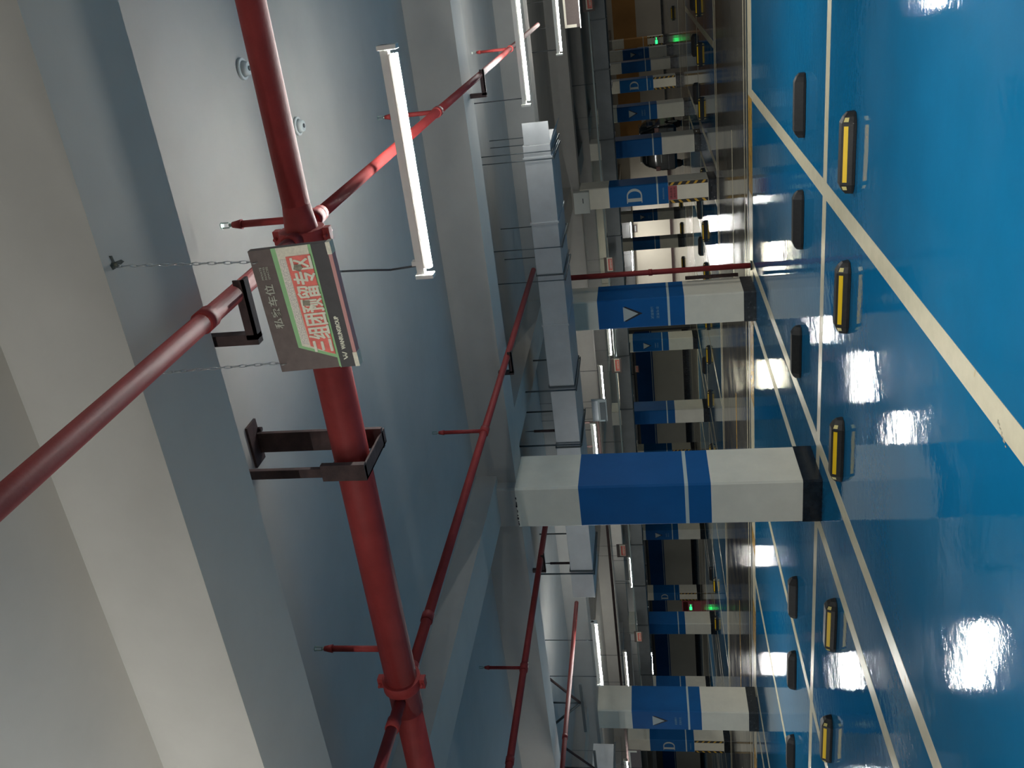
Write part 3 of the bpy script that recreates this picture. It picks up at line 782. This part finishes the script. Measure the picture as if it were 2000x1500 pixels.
# ceiling hooks with stains, fixed to the beam
for x, lab in ((-0.655, 'rusted hook and stain on the beam above the picture-top sign chain'), (-1.01, 'small hook scar on the beam above the picture-bottom sign chain')):
    t = thing('ceiling_hook', (x, 2.205, ZB), lab, 'hook', 'hooks on the near beam')
    MB().tube((0, 0, 0), (0, 0, -0.012), 0.006, 8).obj('anchor', M_STAIN, t)
    m = MB(); rr = 1.0 if x > -0.8 else 0.5
    pts = [(-0.012,-0.012),(0.004,-0.018),(0.010,-0.004),(0.030,-0.010),(0.026,0.004),(0.006,0.008),(0.002,0.040),(-0.008,0.052),(-0.012,0.020)]
    m.poly([(a*rr, b*rr-0.004, -0.001) for a, b in pts]); m.poly([(a*rr, b*rr-0.004, -0.0002) for a, b in pts][::-1])
    m.obj('plaster_scar', M_STAIN, t)

def small_sign(x, y, z, label, style='pink', w_=0.39, h_=0.25, beamz=ZC):
    t = thing('parking_sign', (x, y, z), label, 'sign', 'hanging parking signs')
    MB().box((-w_/2, 0, 0), (w_/2, 0.025, h_)).obj('board', M_BROWNB if style != 'pale' else M_BOX, t, bevel=0.002)
    if style == 'pink':
        MB().box((-w_/2+0.04, -0.006, 0.045), (w_/2, -0.001, h_-0.07)).obj('reflective_panel', M_CREAM, t)
        MB().box((-w_/2+0.06, -0.010, 0.05), (w_/2-0.03, -0.0065, h_-0.10)).obj('red_panel', M_SRED, t)
        if 'ss' not in cache: cache['ss'] = text_mesh('三组团预留专区', 0.05, M_TEXT, bold=0.001, fit=(0.25, 0.05))
        put('lettering', cache['ss'], t, (0.02, -0.011, 0.09))
    elif style == 'left':      # cream L at the upper left
        MB().box((-w_/2, -0.006, h_-0.035), (w_/2, -0.001, h_)).obj('cream_bar', M_CREAM, t)
        MB().box((-w_/2, -0.006, 0.06), (-w_/2+0.05, -0.001, h_-0.036)).obj('cream_bar', M_CREAM, t)
        MB().box((-w_/2-0.02, -0.006, -0.01), (w_/2, 0.03, 0.004)).obj('bottom_rail', M_CHROME, t)
    elif style == 'right':
        MB().box((-w_/2, -0.006, h_-0.03), (w_/2, -0.001, h_)).obj('cream_bar', M_CREAM, t)
        MB().box((w_/2-0.035, -0.006, 0.07), (w_/2, -0.001, h_-0.031)).obj('cream_bar', M_CREAM, t)
    elif style == 'pale':
        MB().box((-w_/2+0.03, -0.006, h_-0.10), (w_/2-0.02, -0.001, h_-0.01)).obj('blue_panel', M_GALV, t)
        MB().box((-w_/2, -0.006, 0.015), (w_/2-0.06, -0.001, h_-0.13)).obj('grey_panel', M_FLANGE, t)
        MB().box((-w_/2, -0.008, 0.04), (-w_/2+0.03, -0.002, h_-0.12)).obj('cream_bar', M_STRIPE, t)
    for sx in (-1, 1):
        MB().tube((sx*(w_/2-0.04), 0.012, h_), (sx*(w_/2-0.04), 0.012, beamz-z), 0.003, 6).obj('chain', M_ROD, t)
small_sign(-9.6, 20.0, 2.39, 'small pink-faced hanging sign over the far stalls, above the blue wall band')
small_sign(-19.45, 40.0, 2.42, 'tiny pink-faced sign diagonally beyond the other pink one')
small_sign(-4.35, 24.45, 2.45, 'dull pink hanging sign beside the top of a far plain column')
small_sign(-7.12, 20.55, 2.40, 'dim dark-framed hanging sign on the picture-top side of the red riser pipe')
small_sign(-13.0, 17.0, 2.44, 'glinting small sign on the picture-bottom side of the nearest column', w_=0.36)
small_sign(-18.6, 20.25, 2.37, 'small pink sign near the picture-bottom end of the distant duct')
small_sign(-1.05, 20.2, 2.40, "dull pink sign cut by the picture's top edge")
small_sign(-0.93, 15.6, 2.45, "dark sign with cream corner at the picture's top edge under a tube light", 'left', 0.5, 0.26, beamz=ZC)
small_sign(-6.78, 12.50, 2.34, 'pale grey board hanging in front of a tube light', 'pale', 0.40, 0.24)
small_sign(-13.35, 11.45, 2.18, "dark sign with cream corner bar at the picture's bottom edge", 'right', 0.42, 0.22, beamz=ZC)

# ------------------------------------------------------------------ wheel stops
def stop_mesh():
    L, W, H = 0.60, 0.15, 0.10
    m = MB(); h = L/2
    # cross-section from -y (strip side) to +y
    sec = [(-W/2, 0.0), (-W/2, 0.025), (-W*0.30, H), (W*0.30, H), (W/2, 0.025), (W/2, 0.0)]
    xs_ = [(-h, 0.45, 0.55), (-h+0.03, 0.75, 0.80), (-h+0.075, 1.0, 1.0), (h-0.075, 1.0, 1.0), (h-0.03, 0.75, 0.80), (h, 0.45, 0.55)]
    i = len(m.v)
    for x, sw, sh in xs_:
        for y, z in sec: m.v.append((x, y*sw, z*sh if z > 0 else 0.0))
    n = len(sec)
    for a in range(len(xs_)-1):
        for b in range(n):
            m.f.append((i+a*n+b, i+(a+1)*n+b, i+(a+1)*n+(b+1) % n, i+a*n+(b+1) % n)); m.m.append(0); m.sm.append(False)
    m.f.append(tuple(i+k for k in range(n))); m.m.append(0); m.sm.append(False)
    m.f.append(tuple(i+(len(xs_)-1)*n+k for k in reversed(range(n)))); m.m.append(0); m.sm.append(False)
    body = m.mesh('rubber_body', M_RUBBER, bevel=0.004)
    # yellow strip lying on the sloped front face
    def on(x, t_, off=0.002):
        y = -W/2+(W/2-W*0.30)*t_; z = 0.025+(H-0.025)*t_
        nx = Vector((0, -(H-0.025), (W/2-W*0.30))).normalized()
        return (x, y+nx.y*off, z+nx.z*off)
    s = MB(); a, b = -h+0.095, h-0.095
    s.poly([on(a, .42), on(b, .42), on(b, .80), on(a, .80)])
    s.poly([on(a, .42, 0), on(a, .42), on(a, .80), on(a, .80, 0)]); s.poly([on(b, .42, 0), on(b, .42), on(b, .80), on(b, .80, 0)])
    strip = s.mesh('yellow_strip', M_YSTRIP)
    rr = []
    for sx in (-1, 1):
        r = MB()
        A0, A1 = Vector((h-0.075, -W/2, 0.025)), Vector((h-0.075, -W*0.30, H))
        B0, B1 = Vector((h-0.03, -W/2*0.75, 0.020)), Vector((h-0.03, -W*0.30*0.75, H*0.8))
        nn = (A1-A0).cross(B0-A0).normalized()
        if nn.y > 0: nn = -nn
        def bl(u, v, off):
            q = (A0.lerp(A1, v)).lerp(B0.lerp(B1, v), u) + nn*off
            return (sx*q.x, q.y, q.z)
        for off in (0.004,):
            r.poly([bl(.2, .45, off), bl(.85, .45, off), bl(.85, .88, off), bl(.2, .88, off)])
            r.poly([bl(.2, .45, 0), bl(.85, .45, 0), bl(.85, .45, off), bl(.2, .45, off)])
            r.poly([bl(.2, .88, 0), bl(.85, .88, 0), bl(.85, .88, off), bl(.2, .88, off)])
        rr.append(r.mesh('end_reflector', M_YREF))
    return body, strip, rr
SB, SS, SR = stop_mesh()
def stop(x, y, flip, label, group):
    t = thing('wheel_stop', (x, y, 0.0), label, 'wheel stop', group, rz=(math.pi if flip else 0) + random.uniform(-0.012, 0.012))
    put('rubber_body', SB, t); put('yellow_strip', SS, t)
    for r in SR: put('end_reflector', r, t)
near_lab = {-1.6: 'large yellow-strip wheel stop nearest the picture top, beyond the thick white line',
            -2.74: 'yellow-strip wheel stop just on the picture-bottom side of the thick white line',
            -4.13: 'yellow-strip wheel stop directly in front of the nearest column',
            -6.04: 'first yellow-strip wheel stop on the picture-bottom side of the nearest column',
            -7.50: 'second yellow-strip wheel stop on the picture-bottom side of the nearest column, at the frame edge',
            -0.18: 'wheel stop with yellow strip outside the frame past its top edge'}
for x, lab in near_lab.items(): stop(x, 6.735, False, lab, 'wheel stops in the near row')
back_lab = {-1.6: 'plain black wheel stop back nearest the picture top, behind the centre line',
            -2.72: 'black wheel stop back between thick white line and riser, behind the centre line',
            -4.17: 'black wheel stop back just on the picture-top side of the nearest column',
            -6.03: 'black wheel stop back, only its tip peeking from behind the nearest column foot',
            -7.46: 'black wheel stop back, first clear one on the picture-bottom side of the nearest column',
            -8.62: 'black wheel stop back, second clear one on the picture-bottom side of the nearest column',
            -10.06: "black wheel stop back cut by the picture's bottom edge"}
for x, lab in back_lab.items(): stop(x, 8.80, True, lab, 'wheel stops in the row behind the centre line')
lab_f = {-0.2: "far stop at the picture's top edge beyond the grey road", -1.6: 'far yellow stop on the picture-top side of the small hazard column reflection',
         -2.8: 'far yellow stop beyond the road, on the picture-top side of the plain column reflection', -4.15: 'far yellow stop in front of the plain column across the road',
         -6.0: 'far yellow stop just on the picture-bottom side of the letter D column', -7.45: 'far yellow stop before the lit wall reflection', -8.65: 'far yellow stop on the picture-top side of the riser foot',
         -10.1: 'far yellow stop hidden beside the riser column', -11.2: 'far yellow stop on the picture-bottom side of the riser triangle column', -12.65: 'far yellow stop in front of the across-road triangle column',
         -14.5: 'far yellow stop before the plain column across the road', -15.95: 'far stop directly next to the nearest column edge',
         -19.6: 'far stop on the picture-bottom side of the nearest column, beyond road', -21.2: 'far stop near the second green exit light'}
for x, lab in lab_f.items(): stop(x, 23.75, False, lab, 'wheel stops beyond the road')
lab_b = {-1.6: 'dark far stop back behind the topmost far yellow stop', -2.8: 'dark far stop back near the small letter D column', -4.1: 'dark far stop back beside the far triangle column foot',
         -7.45: 'dark far stop back in front of the lit wall patch', -8.6: 'dark far stop back on the picture-top side of the riser pipe', -12.6: 'dark far stop back beneath the blue wall', -20.9: 'dark far stop back far toward the picture bottom'}
for x, lab in lab_b.items(): stop(x, 25.95, True, lab, 'wheel stop backs beyond the road')
lab_c = {-12.6: 'tiny stop in front of the picture-top lit wall patch', -14.3: 'tiny stop in front of the picture-bottom lit wall patch', -11.3: 'tiny stop on the picture-top side of the lit wall patches', -3.0: 'tiny stop before the orange wall', -1.7: 'tiny stop at the foot of the orange wall reflection'}
for x, lab in lab_c.items(): stop(x, 40.9, False, lab, 'tiny wheel stops in the farthest row')

# ------------------------------------------------------------------ black car parked beyond the second road
car = thing('car', (-7.92, 36.9, 0), 'black people carrier parked nose in, half hidden by a plain column', 'car')
def loft(rings, mats, name, par, cap=True):
    m = MB(); n = len(rings[0])
    for r in rings: m.v += r
    for a in range(len(rings)-1):
        for b in range(n):
            m.f.append((a*n+b, (a+1)*n+b, (a+1)*n+(b+1) % n, a*n+(b+1) % n)); m.m.append(0); m.sm.append(True)
    if cap:
        m.f.append(tuple(range(n))); m.m.append(0); m.sm.append(False)
        m.f.append(tuple((len(rings)-1)*n+k for k in range(n))); m.m.append(0); m.sm.append(False)
    return m.obj(name, mats, par)
def sect(y, hw, zb, zt, tw):
    return [(-hw*0.92,y,zb),(-hw,y,zb+0.15),(-hw,y,0.85 if zt > 0.95 else zt-0.1),(-hw*0.97,y,min(0.98,zt-0.04)),(-tw,y,zt-0.06),(-tw*0.86,y,zt),(tw*0.86,y,zt),(tw,y,zt-0.06),
            (hw*0.97,y,min(0.98,zt-0.04)),(hw,y,0.85 if zt > 0.95 else zt-0.1),(hw,y,zb+0.15),(hw*0.92,y,zb)]
loft([sect(0.0,.84,.38,1.02,.80), sect(0.06,.90,.26,1.28,.78), sect(0.22,.925,.22,1.56,.70), sect(0.55,.93,.2,1.66,.68), sect(1.8,.93,.2,1.70,.69), sect(2.7,.93,.2,1.62,.66),
      sect(3.45,.92,.2,1.12,.80), sect(4.3,.88,.22,0.98,.74), sect(4.55,.78,.3,0.72,.66)], M_CAR, 'body', car)
rw = MB(); rw.poly([(-.66,0.055,1.08),(.66,0.055,1.08),(.58,0.185,1.50),(-.58,0.185,1.50)]); rw.poly([(-.66,0.045,1.08),(.66,0.045,1.08),(.58,0.175,1.50),(-.58,0.175,1.50)]); rw.obj('rear_window', M_GLASS, car)
for sx in (-1, 1):
    sw = MB(); sw.box((sx*0.85-0.03, 0.7, 1.02), (sx*0.85+0.03, 2.9, 1.40)); sw.obj('side_window', M_GLASS, car)
    MB().box((sx*0.80-0.09, -0.025, 0.92), (sx*0.80+0.09, 0.04, 1.10)).obj('tail_lamp', M_LAMPR, car, bevel=0.01)
    mr = MB().box((sx*1.02-0.09, 3.0, 1.02), (sx*1.02+0.09, 3.12, 1.20)); mr.obj('door_mirror', M_CAR, car, bevel=0.02)
    MB().tube((sx*0.60, 0.5, 1.70), (sx*0.60, 2.6, 1.72), 0.018, 8).obj('roof_rail', M_CHROME, car)
    for yy in (0.85, 3.65):
        wh = MB().tube((sx*0.72, yy, 0.33), (sx*0.93, yy, 0.33), 0.33, 24).obj('wheel', M_TYRE, car)
        MB().tube((sx*0.93, yy, 0.33), (sx*0.94, yy, 0.33), 0.20, 20).obj('hub', M_CHROME, wh)
MB().box((-0.22, -0.03, 0.70), (0.22, -0.015, 0.81)).obj('number_plate', M_PLATE, car)
MB().box((-0.55, -0.03, 0.86), (0.55, -0.012, 0.885)).obj('chrome_bar', M_PLATE, car)
MB().box((-0.86, -0.06, 0.30), (0.86, 0.05, 0.60)).obj('rear_bumper', M_CAR, car, bevel=0.03)

# dark notice on the far lit wall
nb = thing('wall_notice', (-17.75, 58.38, 2.35), 'small dark framed notice on the lit cream wall', 'notice')
MB().box((-0.27, 0, 0), (0.27, 0.02, 0.30)).obj('frame', M_BROWNB, nb)
MB().box((-0.20, -0.01, 0.09), (0.20, 0, 0.15)).obj('pale_strip', M_PALE, nb)
